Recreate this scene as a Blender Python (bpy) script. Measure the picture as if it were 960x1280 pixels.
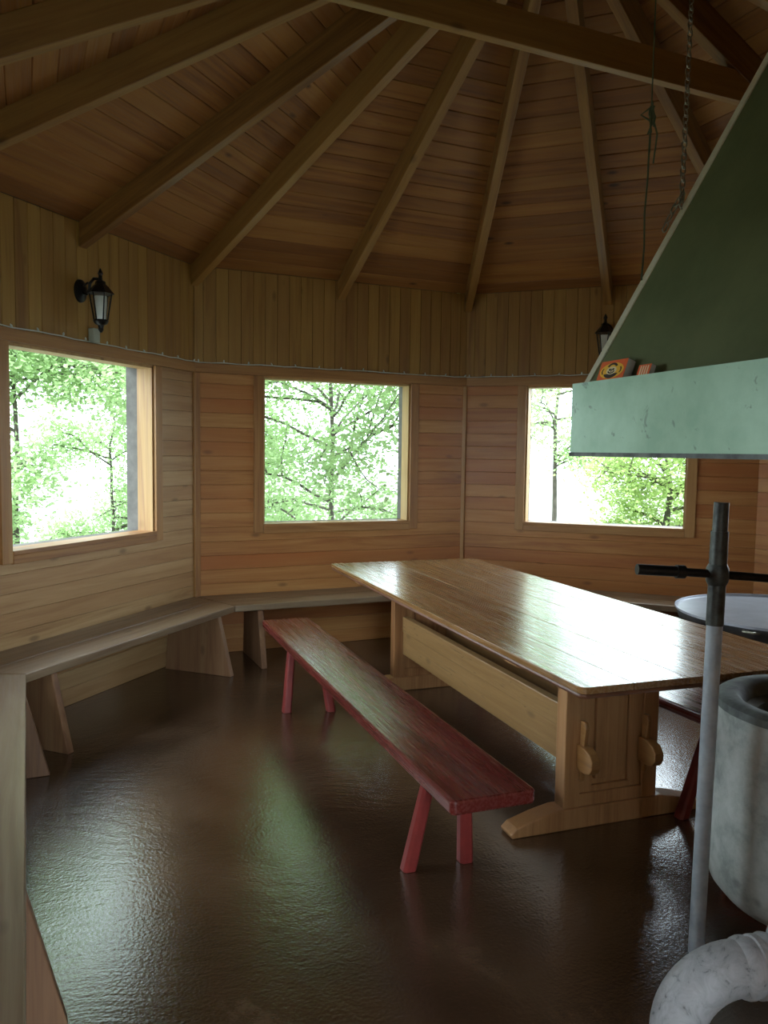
import bpy, bmesh, math, random
from mathutils import Vector, Matrix, Euler
random.seed(7)
for o in list(bpy.data.objects): bpy.data.objects.remove(o)
SC = bpy.context.scene; COL = SC.collection; PI = math.pi
# ------------------------------------------------------------ camera
cam = bpy.data.cameras.new('camera'); co = bpy.data.objects.new('camera', cam); COL.objects.link(co)
cam.sensor_fit = 'HORIZONTAL'; cam.sensor_width = 36; cam.lens = 1003.9/960*36; cam.clip_start = .05; cam.clip_end = 400
YAW, PITCH, ROLL = .419, -.075, .014
fw = Vector((math.sin(YAW)*math.cos(PITCH), math.cos(YAW)*math.cos(PITCH), math.sin(PITCH)))
rt = Vector((math.cos(YAW), -math.sin(YAW), 0)); up = rt.cross(fw)
r2 = rt*math.cos(ROLL)+up*math.sin(ROLL); u2 = up*math.cos(ROLL)-rt*math.sin(ROLL)
M4 = Matrix((r2, u2, -fw)).transposed().to_4x4(); M4.translation = (-2.238, -3.186, 1.52)
co.matrix_world = M4; SC.camera = co
# ------------------------------------------------------------ sky and exposure
world = bpy.data.worlds.new('sky'); SC.world = world; world.use_nodes = True
wn = world.node_tree.nodes; wl = world.node_tree.links; wn.clear()
wo = wn.new('ShaderNodeOutputWorld'); bg = wn.new('ShaderNodeBackground'); wr = wn.new('ShaderNodeValToRGB')
tc = wn.new('ShaderNodeTexCoord'); sx = wn.new('ShaderNodeSeparateXYZ')
wl.new(tc.outputs['Generated'], sx.inputs[0]); wl.new(sx.outputs[2], wr.inputs[0]); wl.new(wr.outputs[0], bg.inputs[0]); wl.new(bg.outputs[0], wo.inputs[0])
wr.color_ramp.elements[0].position = 0; wr.color_ramp.elements[0].color = (.78, .92, 1.0, 1)
wr.color_ramp.elements[1].position = .8; wr.color_ramp.elements[1].color = (.80, .92, 1.0, 1)
bg.inputs[1].default_value = 16.0
SC.view_settings.view_transform = 'Standard'; SC.view_settings.look = 'None'
SC.view_settings.gamma = 1; SC.view_settings.use_curve_mapping = False
SC.view_settings.exposure = -0.75
try: SC.cycles.max_bounces = 10; SC.cycles.diffuse_bounces = 6; SC.cycles.transparent_max_bounces = 8
except Exception: pass
# ------------------------------------------------------------ node materials
def newmat(name):
    m = bpy.data.materials.new(name); m.use_nodes = True; nt = m.node_tree
    return m, nt, nt.nodes['Principled BSDF']
def nd(nt, t, **kw):
    n = nt.nodes.new(t)
    for k, v in kw.items():
        if k.startswith('i_'): n.inputs[k[2:].replace('_', ' ')].default_value = v
        else: setattr(n, k, v)
    return n
def ramp(nt, fac, stops):
    r = nd(nt, 'ShaderNodeValToRGB'); e = r.color_ramp.elements
    e[0].position, e[0].color = stops[0][0], (*stops[0][1], 1); e[1].position, e[1].color = stops[-1][0], (*stops[-1][1], 1)
    for p, c in stops[1:-1]:
        q = e.new(p); q.color = (*c, 1)
    nt.links.new(fac, r.inputs[0]); return r.outputs[0]
def mathn(nt, op, a, b=None, c=None):
    n = nd(nt, 'ShaderNodeMath', operation=op)
    for i, v in enumerate((a, b, c)):
        if v is None: continue
        if isinstance(v, (int, float)): n.inputs[i].default_value = v
        else: nt.links.new(v, n.inputs[i])
    return n.outputs[0]
def mixc(nt, fac, a, b, mode='MIX'):
    n = nd(nt, 'ShaderNodeMix', data_type='RGBA', blend_type=mode)
    for i, v in ((0, fac), (6, a), (7, b)):
        if isinstance(v, (int, float)): n.inputs[i].default_value = v
        elif isinstance(v, tuple): n.inputs[i].default_value = (*v, 1)
        else: nt.links.new(v, n.inputs[i])
    return n.outputs[2]
def wood(name, pale, mid, dark, axis='x', cross='z', pitch=None, off=0.0, rough=.55, coat=0, tint=None, tintamt=.0, knots=.5, bump=.15, gs=1.0, contrast=1.0, worn=None, worn_depth=1.0):
    """stretched-grain timber; per-board variation when pitch is given; object coordinates so it stays on the wood"""
    m, nt, B = newmat(name); L = nt.links
    t = nd(nt, 'ShaderNodeTexCoord'); s = nd(nt, 'ShaderNodeSeparateXYZ'); L.new(t.outputs['Object'], s.inputs[0])
    ax = {'x': s.outputs[0], 'y': s.outputs[1], 'z': s.outputs[2]}
    a, c = ax[axis], ax[cross]; d = ax[[k for k in 'xyz' if k not in (axis, cross)][0]]
    oi = nd(nt, 'ShaderNodeObjectInfo')
    if pitch:
        idx = mathn(nt, 'FLOOR', mathn(nt, 'DIVIDE', mathn(nt, 'ADD', c, off), pitch))
        idx = mathn(nt, 'ADD', idx, mathn(nt, 'MULTIPLY', oi.outputs['Random'], 97.0))
    else: idx = mathn(nt, 'MULTIPLY', oi.outputs['Random'], 97.0)
    w = nd(nt, 'ShaderNodeTexWhiteNoise', noise_dimensions='1D'); L.new(idx, w.inputs['W'])
    rnd = w.outputs['Value']; sh = mathn(nt, 'MULTIPLY', rnd, 37.0)
    v = nd(nt, 'ShaderNodeCombineXYZ')
    L.new(mathn(nt, 'ADD', mathn(nt, 'MULTIPLY', a, 1.1*gs), sh), v.inputs[0]); L.new(mathn(nt, 'ADD', mathn(nt, 'MULTIPLY', c, 16*gs), sh), v.inputs[1]); L.new(mathn(nt, 'MULTIPLY', d, 16*gs), v.inputs[2])
    n1 = nd(nt, 'ShaderNodeTexNoise', i_Scale=1.0, i_Detail=5.0, i_Roughness=.6, i_Distortion=.7); L.new(v.outputs[0], n1.inputs['Vector'])
    v2 = nd(nt, 'ShaderNodeVectorMath', operation='MULTIPLY'); L.new(v.outputs[0], v2.inputs[0]); v2.inputs[1].default_value = (2.2, 6, 6)
    n2 = nd(nt, 'ShaderNodeTexNoise', i_Scale=1.0, i_Detail=3.0, i_Roughness=.6); L.new(v2.outputs[0], n2.inputs['Vector'])
    f = mathn(nt, 'ADD', mathn(nt, 'MULTIPLY', n1.outputs['Fac'], .7), mathn(nt, 'MULTIPLY', n2.outputs['Fac'], .3))
    f = mathn(nt, 'ADD', f, mathn(nt, 'MULTIPLY', mathn(nt, 'SUBTRACT', rnd, .5), .22*contrast))
    col = ramp(nt, f, [(.30, dark), (.48, mid), (.68, pale)])
    if tint:
        w2 = nd(nt, 'ShaderNodeTexWhiteNoise', noise_dimensions='1D'); L.new(mathn(nt, 'ADD', idx, 13.7), w2.inputs['W'])
        n3 = nd(nt, 'ShaderNodeTexNoise', i_Scale=.45, i_Detail=2.0); L.new(v.outputs[0], n3.inputs['Vector'])
        fa = mathn(nt, 'MULTIPLY', mathn(nt, 'MULTIPLY', w2.outputs['Value'], n3.outputs['Fac']), tintamt*2.2)
        cl = nd(nt, 'ShaderNodeClamp'); L.new(fa, cl.inputs[0])
        col = mixc(nt, cl.outputs[0], col, tint)
    if knots > 0:
        kv = nd(nt, 'ShaderNodeCombineXYZ'); L.new(mathn(nt, 'ADD', mathn(nt, 'MULTIPLY', a, 2.6), sh), kv.inputs[0]); L.new(mathn(nt, 'MULTIPLY', c, 6.0), kv.inputs[1]); L.new(mathn(nt, 'MULTIPLY', d, 3.0), kv.inputs[2])
        vo = nd(nt, 'ShaderNodeTexVoronoi', i_Scale=1.0, i_Randomness=1.0); L.new(kv.outputs[0], vo.inputs['Vector'])
        kf = ramp(nt, vo.outputs['Distance'], [(.05, (1, 1, 1)), (.13, (0, 0, 0))])
        col = mixc(nt, mathn(nt, 'MULTIPLY', kf, knots), col, tuple(x*.35 for x in dark))
    sn = nd(nt, 'ShaderNodeSeparateXYZ'); L.new(t.outputs['Normal'], sn.inputs[0]); en = mathn(nt, 'POWER', mathn(nt, 'ABSOLUTE', sn.outputs['xyz'.index(axis)]), 4.0)
    col = mixc(nt, mathn(nt, 'MULTIPLY', en, .8), col, mid)
    L.new(col, B.inputs['Base Color'])
    B.inputs['Coat Weight'].default_value = coat
    rg = nd(nt, 'ShaderNodeMapRange'); L.new(n2.outputs['Fac'], rg.inputs[0]); rg.inputs[1].default_value = .3; rg.inputs[2].default_value = .7; rg.inputs[3].default_value = rough*.75; rg.inputs[4].default_value = rough*1.35; L.new(rg.outputs[0], B.inputs['Roughness'])
    rg = nd(nt, 'ShaderNodeMapRange'); L.new(n2.outputs['Fac'], rg.inputs[0]); rg.inputs[1].default_value = .3; rg.inputs[2].default_value = .7; rg.inputs[3].default_value = .12; rg.inputs[4].default_value = .3; L.new(rg.outputs[0], B.inputs['Coat Roughness'])
    hh = f
    if worn:
        cv = nd(nt, 'ShaderNodeVectorMath', operation='MULTIPLY'); L.new(v.outputs[0], cv.inputs[0]); cv.inputs[1].default_value = (1.6, 3.2, 3.2)
        cn = nd(nt, 'ShaderNodeTexNoise', i_Scale=1.0, i_Detail=2.0, i_Distortion=.3); L.new(cv.outputs[0], cn.inputs['Vector'])
        cr = mathn(nt, 'ABSOLUTE', mathn(nt, 'SUBTRACT', cn.outputs['Fac'], .5)); ck = ramp(nt, cr, [(.0, (1, 1, 1)), (.012, (0, 0, 0))])
        gate = ramp(nt, n1.outputs['Fac'], [(.50, (0, 0, 0)), (.56, (1, 1, 1))])
        ck = mathn(nt, 'MULTIPLY', mathn(nt, 'MULTIPLY', ck, gate), mathn(nt, 'SUBTRACT', 1.0, en)); col = mixc(nt, mathn(nt, 'MULTIPLY', ck, .85), col, worn); L.new(col, B.inputs['Base Color'])
        hh = mathn(nt, 'SUBTRACT', f, mathn(nt, 'MULTIPLY', ck, .8*worn_depth)); pass
    bp = nd(nt, 'ShaderNodeBump', i_Strength=bump, i_Distance=.004); L.new(hh, bp.inputs['Height'])
    if coat > 0: L.new(bp.outputs[0], B.inputs['Coat Normal'])
    L.new(bp.outputs[0], B.inputs['Normal'])
    return m
def plain(name, col, rough=.5, metal=0, var=.0, vs=8, bump=0, col2=None, detail=5, coat=0, thr=(.35, .65)):
    m, nt, B = newmat(name); L = nt.links
    t = nd(nt, 'ShaderNodeTexCoord'); n = nd(nt, 'ShaderNodeTexNoise', i_Scale=float(vs), i_Detail=float(detail), i_Roughness=.62); L.new(t.outputs['Object'], n.inputs['Vector'])
    c2 = col2 or tuple(x*(1-var) for x in col)
    L.new(ramp(nt, n.outputs['Fac'], [(thr[0], c2), (thr[1], col)]), B.inputs['Base Color'])
    B.inputs['Roughness'].default_value = rough; B.inputs['Metallic'].default_value = metal; B.inputs['Coat Weight'].default_value = coat
    if bump:
        bp = nd(nt, 'ShaderNodeBump', i_Strength=bump, i_Distance=.01); L.new(n.outputs['Fac'], bp.inputs['Height']); L.new(bp.outputs[0], B.inputs['Normal'])
    return m
PITCH_W = .105
M = {}
M['wall_h'] = wood('pine_boards_horizontal', (.50, .265, .085), (.40, .175, .046), (.25, .082, .018), 'x', 'z', PITCH_W, 0, .5, .08, (.36, .112, .022), .65, .55, .12, 1.0, .75)
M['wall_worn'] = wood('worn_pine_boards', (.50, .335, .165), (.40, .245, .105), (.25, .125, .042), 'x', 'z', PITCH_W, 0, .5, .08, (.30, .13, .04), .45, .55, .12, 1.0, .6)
M['wall_v'] = wood('pine_boards_vertical', (.40, .235, .055), (.33, .18, .038), (.20, .092, .018), 'z', 'x', .092, .046, .5, .1, (.22, .10, .028), .5, .5, .12, 1.0, .7)
M['ceil'] = wood('roof_boards', (.36, .175, .042), (.29, .122, .028), (.16, .056, .012), 'x', 'y', .118, 0, .6, .0, (.16, .062, .017), .5, .95, .12)
M['beam'] = wood('planed_beam', (.32, .175, .045), (.25, .125, .03), (.15, .065, .015), 'x', 'z', None, 0, .5, .1, None, 0, .5, .15)
M['trim'] = wood('trim_boards', (.40, .215, .070), (.33, .155, .045), (.21, .085, .022), 'x', 'z', None, 0, .5, .1, None, 0, .3)
M['trim_v'] = wood('trim_boards_upright', (.40, .215, .070), (.33, .155, .045), (.21, .085, .022), 'z', 'x', None, 0, .5, .1, None, 0, .3)
M['jamb'] = wood('pale_jamb_boards', (.50, .33, .14), (.42, .26, .10), (.30, .16, .06), 'z', 'x', None, 0, .55)
M['outer'] = plain('weathered_grey_boards', (.14, .13, .115), .8, 0, .35, 12, .2)
M['bench'] = wood('worn_bench_pine', (.30, .225, .14), (.23, .155, .09), (.14, .085, .045), 'x', 'y', .15, 0, .40, .12, None, 0, .5, .15)
M['support'] = wood('bench_support_pine', (.32, .19, .095), (.25, .13, .06), (.15, .065, .03), 'z', 'y', None, 0, .5, 0, (.2, .1, .06), .3, .4)
M['ttop'] = wood('varnished_table_top', (.34, .18, .065), (.27, .135, .046), (.16, .068, .02), 'y', 'x', .23, .115, .26, .55, None, 0, .4, .13, .9, 1.0, (.06, .03, .012), .9)
M['tedge'] = plain('reddish_table_edge', (.20, .075, .035), .4, 0, .4, 14)
M['tleg'] = wood('table_trestle_pine', (.50, .275, .12), (.41, .205, .080), (.26, .11, .038), 'z', 'x', None, 0, .45, .15, None, 0, .4)
M['tenon'] = wood('table_tenon_pine', (.38, .20, .07), (.30, .14, .042), (.17, .07, .02), 'y', 'z', None, 0, .4, .2, None, 0, .2)
M['tstr'] = wood('table_stretcher_pine', (.36, .21, .08), (.27, .145, .05), (.15, .075, .022), 'y', 'z', None, 0, .4, .2, None, 0, .4, .2, 1.0, 1.0, (.08, .045, .02), .5)
M['red'] = wood('red_painted_bench_top', (.19, .034, .026), (.14, .022, .017), (.055, .012, .010), 'y', 'x', None, 0, 0.26, .35, None, 0, .0, .28, 1.0, 1.0, (.24, .09, .07), .5)
M['redleg'] = plain('red_painted_leg', (.29, .040, .034), .45, 0, .3, 9, .1)
M['iron'] = plain('black_lacquered_metal', (.012, .012, .013), .35, .4, .3, 20)
M['frost'] = plain('whitish_glass_reflection', (.75, .75, .72), .4, 0, .1, 20)
M['galv'] = plain('galvanised_pipe', (.44, .49, .52), .5, .1, 0, 14, .1, (.30, .34, .38))
M['darkpipe'] = plain('sooty_pipe', (.085, .095, .085), .45, .5, 0, 18, .15, (.02, .02, .02))
M['blackpipe'] = plain('blackened_steel_rod', (.03, .027, .025), .4, .6, .5, 25, .1)
M['hood'] = plain('green_painted_sheet', (.125, .160, .072), .5, .0, 0, 5, .06, (.085, .115, .048))
M['skirt'] = plain('pale_green_galvanised_sheet', (.34, .52, .39), .38, .1, 0, 7, .06, (.24, .40, .29), 6)
M['seam'] = plain('beige_green_seam', (.58, .58, .42), .5, 0, .2, 12)
M['pan'] = plain('brushed_aluminium', (.44, .47, .53), .42, .35, .15, 10, .05)
M['pandark'] = plain('sooty_pan_side', (.10, .10, .10), .6, .3, .5, 14)
M['rope'] = plain('green_cord', (.07, .09, .04), .8)
M['chain'] = plain('zinc_chain', (.35, .34, .26), .4, .8, .3, 30)
M['white'] = plain('white_plastic', (.62, .66, .60), .5, 0, .1, 20)
M['boxplastic'] = plain('grey_green_plastic', (.36, .40, .33), .5, 0, .1, 20)
M['brick'] = plain('red_clay_brick', (.45, .10, .06), .8, 0, .5, 25, .2)
M['m_orange'] = plain('orange_print', (.75, .13, .03), .55, 0, .1, 30)
M['m_yellow'] = plain('yellow_print', (.85, .50, .04), .55, 0, .1, 30)
M['m_black'] = plain('black_print', (.02, .015, .01), .6)
M['m_cream'] = plain('cream_print', (.75, .65, .40), .6)
M['m_side'] = plain('striker_side', (.30, .27, .22), .8, 0, .2, 40)
M['gravel'] = plain('pale_gravel', (.30, .32, .27), .95, 0, .15, 3, .2)
M['bark'] = plain('grey_bark', (.12, .10, .08), .9, 0, .5, 10, .4)
def skirt_mat():
    m, nt, B = newmat('pale_green_galvanised_sheet'); L = nt.links
    t = nd(nt, 'ShaderNodeTexCoord'); n = nd(nt, 'ShaderNodeTexNoise', i_Scale=6.0, i_Detail=7.0, i_Roughness=.6); L.new(t.outputs['Object'], n.inputs['Vector'])
    c = ramp(nt, n.outputs['Fac'], [(.35, (.20, .37, .23)), (.62, (.29, .48, .32))])
    n4 = nd(nt, 'ShaderNodeTexNoise', i_Scale=17.0, i_Detail=3.0, i_Roughness=.75, i_Distortion=.5); L.new(t.outputs['Object'], n4.inputs['Vector'])
    st = ramp(nt, n4.outputs['Fac'], [(.64, (0, 0, 0)), (.70, (1, 1, 1))])
    c = mixc(nt, mathn(nt, 'MULTIPLY', st, .6), c, (.07, .11, .08)); L.new(c, B.inputs['Base Color']); B.inputs['Roughness'].default_value = .36; B.inputs['Metallic'].default_value = .1
    return m
M['skirt'] = skirt_mat()
# floor: brown glossy trowelled concrete
def floor_mat():
    m, nt, B = newmat('trowelled_brown_concrete'); L = nt.links
    t = nd(nt, 'ShaderNodeTexCoord')
    n = nd(nt, 'ShaderNodeTexNoise', i_Scale=1.4, i_Detail=8.0, i_Roughness=.6, i_Distortion=.6); L.new(t.outputs['Object'], n.inputs['Vector'])
    col = ramp(nt, n.outputs['Fac'], [(.3, (.032, .018, .010)), (.52, (.062, .034, .018)), (.72, (.12, .075, .045))])
    L.new(col, B.inputs['Base Color'])
    # sweeping trowel arcs
    wv = nd(nt, 'ShaderNodeTexNoise', i_Scale=.8, i_Detail=1.0); L.new(t.outputs['Object'], wv.inputs['Vector'])
    ad = nd(nt, 'ShaderNodeVectorMath', operation='MULTIPLY_ADD'); L.new(wv.outputs['Color'], ad.inputs[0]); ad.inputs[1].default_value = (1.6, 1.6, 0); L.new(t.outputs['Object'], ad.inputs[2])
    an = nd(nt, 'ShaderNodeVectorMath', operation='MULTIPLY'); L.new(ad.outputs[0], an.inputs[0]); an.inputs[1].default_value = (7, 17, 1)
    n2 = nd(nt, 'ShaderNodeTexNoise', i_Scale=1.0, i_Detail=4.0, i_Roughness=.6); L.new(an.outputs[0], n2.inputs['Vector'])
    n3 = nd(nt, 'ShaderNodeTexNoise', i_Scale=85.0, i_Detail=3.0); L.new(t.outputs['Object'], n3.inputs['Vector'])
    h = mathn(nt, 'ADD', mathn(nt, 'MULTIPLY', n2.outputs['Fac'], .7), mathn(nt, 'MULTIPLY', n3.outputs['Fac'], .42))
    bp = nd(nt, 'ShaderNodeBump', i_Strength=.30, i_Distance=.008); L.new(h, bp.inputs['Height']); L.new(bp.outputs[0], B.inputs['Normal'])
    B.inputs['Roughness'].default_value = .21; B.inputs['Specular IOR Level'].default_value = 1.0; B.inputs['Coat Weight'].default_value = .4; B.inputs['Coat Roughness'].default_value = .16; L.new(bp.outputs[0], B.inputs['Coat Normal'])
    return m
M['floor'] = floor_mat()
def concrete_mat():
    m, nt, B = newmat('pale_stained_concrete'); L = nt.links
    t = nd(nt, 'ShaderNodeTexCoord')
    n = nd(nt, 'ShaderNodeTexNoise', i_Scale=9.0, i_Detail=7.0, i_Roughness=.65); L.new(t.outputs['Object'], n.inputs['Vector'])
    c = ramp(nt, n.outputs['Fac'], [(.36, (.26, .29, .27)), (.5, (.40, .43, .40)), (.66, (.50, .53, .50))])
    vo = nd(nt, 'ShaderNodeTexVoronoi', i_Scale=7.0); L.new(t.outputs['Object'], vo.inputs['Vector'])
    c = mixc(nt, mathn(nt, 'MULTIPLY', ramp(nt, vo.outputs['Distance'], [(.05, (1, 1, 1)), (.14, (0, 0, 0))]), .55), c, (.10, .11, .10))
    L.new(c, B.inputs['Base Color']); B.inputs['Roughness'].default_value = .8
    bp = nd(nt, 'ShaderNodeBump', i_Strength=.5, i_Distance=.008); L.new(n.outputs['Fac'], bp.inputs['Height']); L.new(bp.outputs[0], B.inputs['Normal'])
    return m
M['conc'] = concrete_mat()
M['concrim'] = plain('sooty_concrete_rim', (.14, .16, .15), .75, 0, 0, 12, .4, (.055, .06, .06))
M['soot'] = plain('soot', (.03, .028, .025), .9, 0, .5, 14, .4)
def pipe_mat():
    m, nt, B = newmat('grey_plastic_drain_pipe'); L = nt.links
    t = nd(nt, 'ShaderNodeTexCoord')
    n = nd(nt, 'ShaderNodeTexNoise', i_Scale=26.0, i_Detail=6.0, i_Roughness=.7, i_Distortion=1.0); L.new(t.outputs['Object'], n.inputs['Vector'])
    c = ramp(nt, n.outputs['Fac'], [(.34, (.16, .17, .18)), (.41, (.36, .38, .40)), (.60, (.46, .48, .51))])
    L.new(c, B.inputs['Base Color']); B.inputs['Roughness'].default_value = .5
    return m
M['drain'] = pipe_mat()
def leaf_mat(name, c):
    m, nt, B = newmat(name); L = nt.links
    oi = nd(nt, 'ShaderNodeTexCoord'); n = nd(nt, 'ShaderNodeTexNoise', i_Scale=2.5, i_Detail=2.0); L.new(oi.outputs['Object'], n.inputs['Vector'])
    col = ramp(nt, n.outputs['Fac'], [(.35, tuple(x*.75 for x in c)), (.65, c)])
    L.new(col, B.inputs['Base Color']); B.inputs['Roughness'].default_value = .5
    tr = nd(nt, 'ShaderNodeBsdfTranslucent'); L.new(col, tr.inputs[0]); mx = nd(nt, 'ShaderNodeMixShader'); mx.inputs[0].default_value = .45
    out = [x for x in nt.nodes if x.type == 'OUTPUT_MATERIAL'][0]
    L.new(B.outputs[0], mx.inputs[1]); L.new(tr.outputs[0], mx.inputs[2]); L.new(mx.outputs[0], out.inputs[0])
    return m
M['leaf'] = leaf_mat('fresh_leaves', (.45, .61, .29)); M['leaf2'] = leaf_mat('yellowish_leaves', (.50, .64, .24))
# ------------------------------------------------------------ mesh helpers
class MB:
    def __init__(s): s.v = []; s.f = []
    def poly(s, vs, fs):
        b = len(s.v); s.v += [tuple(v) for v in vs]; s.f += [tuple(b+i for i in f) for f in fs]
    def box(s, x0, x1, y0, y1, z0, z1, mat=None):
        vs = [(x, y, z) for x in (x0, x1) for y in (y0, y1) for z in (z0, z1)]
        if mat: vs = [mat @ Vector(v) for v in vs]
        s.poly(vs, [(0, 1, 3, 2), (4, 6, 7, 5), (0, 4, 5, 1), (2, 3, 7, 6), (0, 2, 6, 4), (1, 5, 7, 3)])
    def prism(s, pts, a0, a1, axis):   # pts in the two other axes (cyclic order), extruded along axis
        n = len(pts); vs = []
        for a in (a0, a1):
            for (p, q) in pts:
                vs.append({'x': (a, p, q), 'y': (p, a, q), 'z': (p, q, a)}[axis])
        s.poly(vs, [tuple(range(n)), tuple(range(2*n-1, n-1, -1))]+[(i, (i+1) % n, n+(i+1) % n, n+i) for i in range(n)])
    def tube(s, path, r, seg=12, cap=True):
        P = [Vector(p) for p in path]; n = len(P); rr = r if isinstance(r, (list, tuple)) else [r]*n
        T = [(P[min(i+1, n-1)]-P[max(i-1, 0)]).normalized() for i in range(n)]
        N = T[0].orthogonal().normalized(); vs = []
        for i in range(n):
            N = (N-T[i]*N.dot(T[i])).normalized(); Bn = T[i].cross(N)
            vs += [P[i]+(N*math.cos(2*PI*k/seg)+Bn*math.sin(2*PI*k/seg))*rr[i] for k in range(seg)]
        fs = [(i*seg+k, i*seg+(k+1) % seg, (i+1)*seg+(k+1) % seg, (i+1)*seg+k) for i in range(n-1) for k in range(seg)]
        if cap: fs += [tuple(range(seg-1, -1, -1)), tuple(range((n-1)*seg, n*seg))]
        s.poly(vs, fs)
    def lathe(s, prof, seg=32, c=(0, 0, 0), phase=0, capped=True):
        vs = [(c[0]+r*math.cos(2*PI*k/seg+phase), c[1]+r*math.sin(2*PI*k/seg+phase), c[2]+z) for r, z in prof for k in range(seg)]
        n = len(prof); fs = [(i*seg+k, i*seg+(k+1) % seg, (i+1)*seg+(k+1) % seg, (i+1)*seg+k) for i in range(n-1) for k in range(seg)]
        if capped: fs += [tuple(range(seg-1, -1, -1)), tuple(range((n-1)*seg, n*seg))]
        s.poly(vs, fs)
    def build(s, name, mat, parent=None, loc=None, rot=None, bevel=0, smooth=False, mw=None):
        me = bpy.data.meshes.new(name); me.from_pydata(s.v, [], s.f)
        bm = bmesh.new(); bm.from_mesh(me); bmesh.ops.recalc_face_normals(bm, faces=bm.faces); bm.to_mesh(me); bm.free()
        me.materials.append(mat)
        o = bpy.data.objects.new(name, me); COL.objects.link(o)
        if parent: o.parent = parent
        if loc: o.location = loc
        if rot is not None: o.rotation_euler = rot
        if mw is not None: o.matrix_world = mw
        if smooth:
            me.polygons.foreach_set('use_smooth', [True]*len(me.polygons)); 
            try: me.set_sharp_from_angle(angle=math.radians(40))
            except Exception: pass
        if bevel:
            b = o.modifiers.new('bevel', 'BEVEL'); b.width = bevel; b.segments = 2; b.limit_method = 'ANGLE'; b.angle_limit = .7
        return o
def tag(o, label=None, cat=None, group=None, kind=None):
    if label: o['label'] = label
    if cat: o['category'] = cat
    if group: o['group'] = group
    if kind: o['kind'] = kind
    return o
def empty(name, loc=(0, 0, 0), rz=0):
    o = bpy.data.objects.new(name, None); COL.objects.link(o); o.location = loc; o.rotation_euler = (0, 0, rz); return o
def struct(o): o['kind'] = 'structure'; return o
# ------------------------------------------------------------ the hut's frame
A = 2.713; S2 = 1.124; R = 2.937; HT = 2.824; HA = 4.215
def wrot(k): return -k*PI/4
def wn_(k): a = PI/2-k*PI/4; return Vector((math.cos(a), math.sin(a), 0))
def wloc(k, z=0): n = wn_(k); return (n.x*A, n.y*A, z)
# floor and ground
fl = MB(); fl.prism([(-3.0, -4.6), (3.0, -4.6), (3.0, 1.3), (1.3, 3.0), (-1.3, 3.0), (-3.0, 1.3)], -.15, 0, 'z')
struct(fl.build('floor', M['floor']))
g = MB(); g.lathe([(60, -.6), (60, -.45)], 48)
struct(g.build('ground', M['gravel']))
# walls: each board with chamfered edges
D_IN = .12; D_OUT = .22; CH = .003
def hboards(mb, x0, x1, z0, z1):
    k = math.floor(z0/PITCH_W+1e-6)
    while k*PITCH_W < z1-1e-6:
        a = max(z0, k*PITCH_W); b = min(z1, (k+1)*PITCH_W); k += 1
        if b-a < .012: 
            mb.box(x0, x1, .006, D_IN, a, b); continue
        mb.prism([(D_IN, a), (.005, a), (.005, a+.001), (0, a+CH), (0, b-CH), (.005, b-.001), (.005, b), (D_IN, b)], x0, x1, 'x')
def vboards(mb, x0, x1, z0, z1, pitch=.092, off=.046):
    k = math.floor((x0+off)/pitch+1e-6)
    while k*pitch-off < x1-1e-6:
        a = max(x0, k*pitch-off); b = min(x1, (k+1)*pitch-off); k += 1
        if b-a < .012:
            mb.box(a, b, .006, D_IN, z0, z1); continue
        mb.prism([(a, D_IN), (a, .005), (a+.001, .005), (a+CH, 0), (b-CH, 0), (b-.001, .005), (b, .005), (b, D_IN)], z0, z1, 'z')
ZS, ZW, ZB0, ZB1 = .962, 2.065, 2.072, 2.138
WINS = {-2: (-.6, .6), -1: (-.577, .651), 0: (-.613, .608), 1: (-.613, .627), 2: (-.61, .61), 3: (-.61, .61), 4: (-.61, .61)}
SIDE = {-2: 'left', -1: 'rear_left', 0: 'rear', 1: 'rear_right', 2: 'right', 3: 'front_right', 4: 'front'}
num = 0
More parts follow.
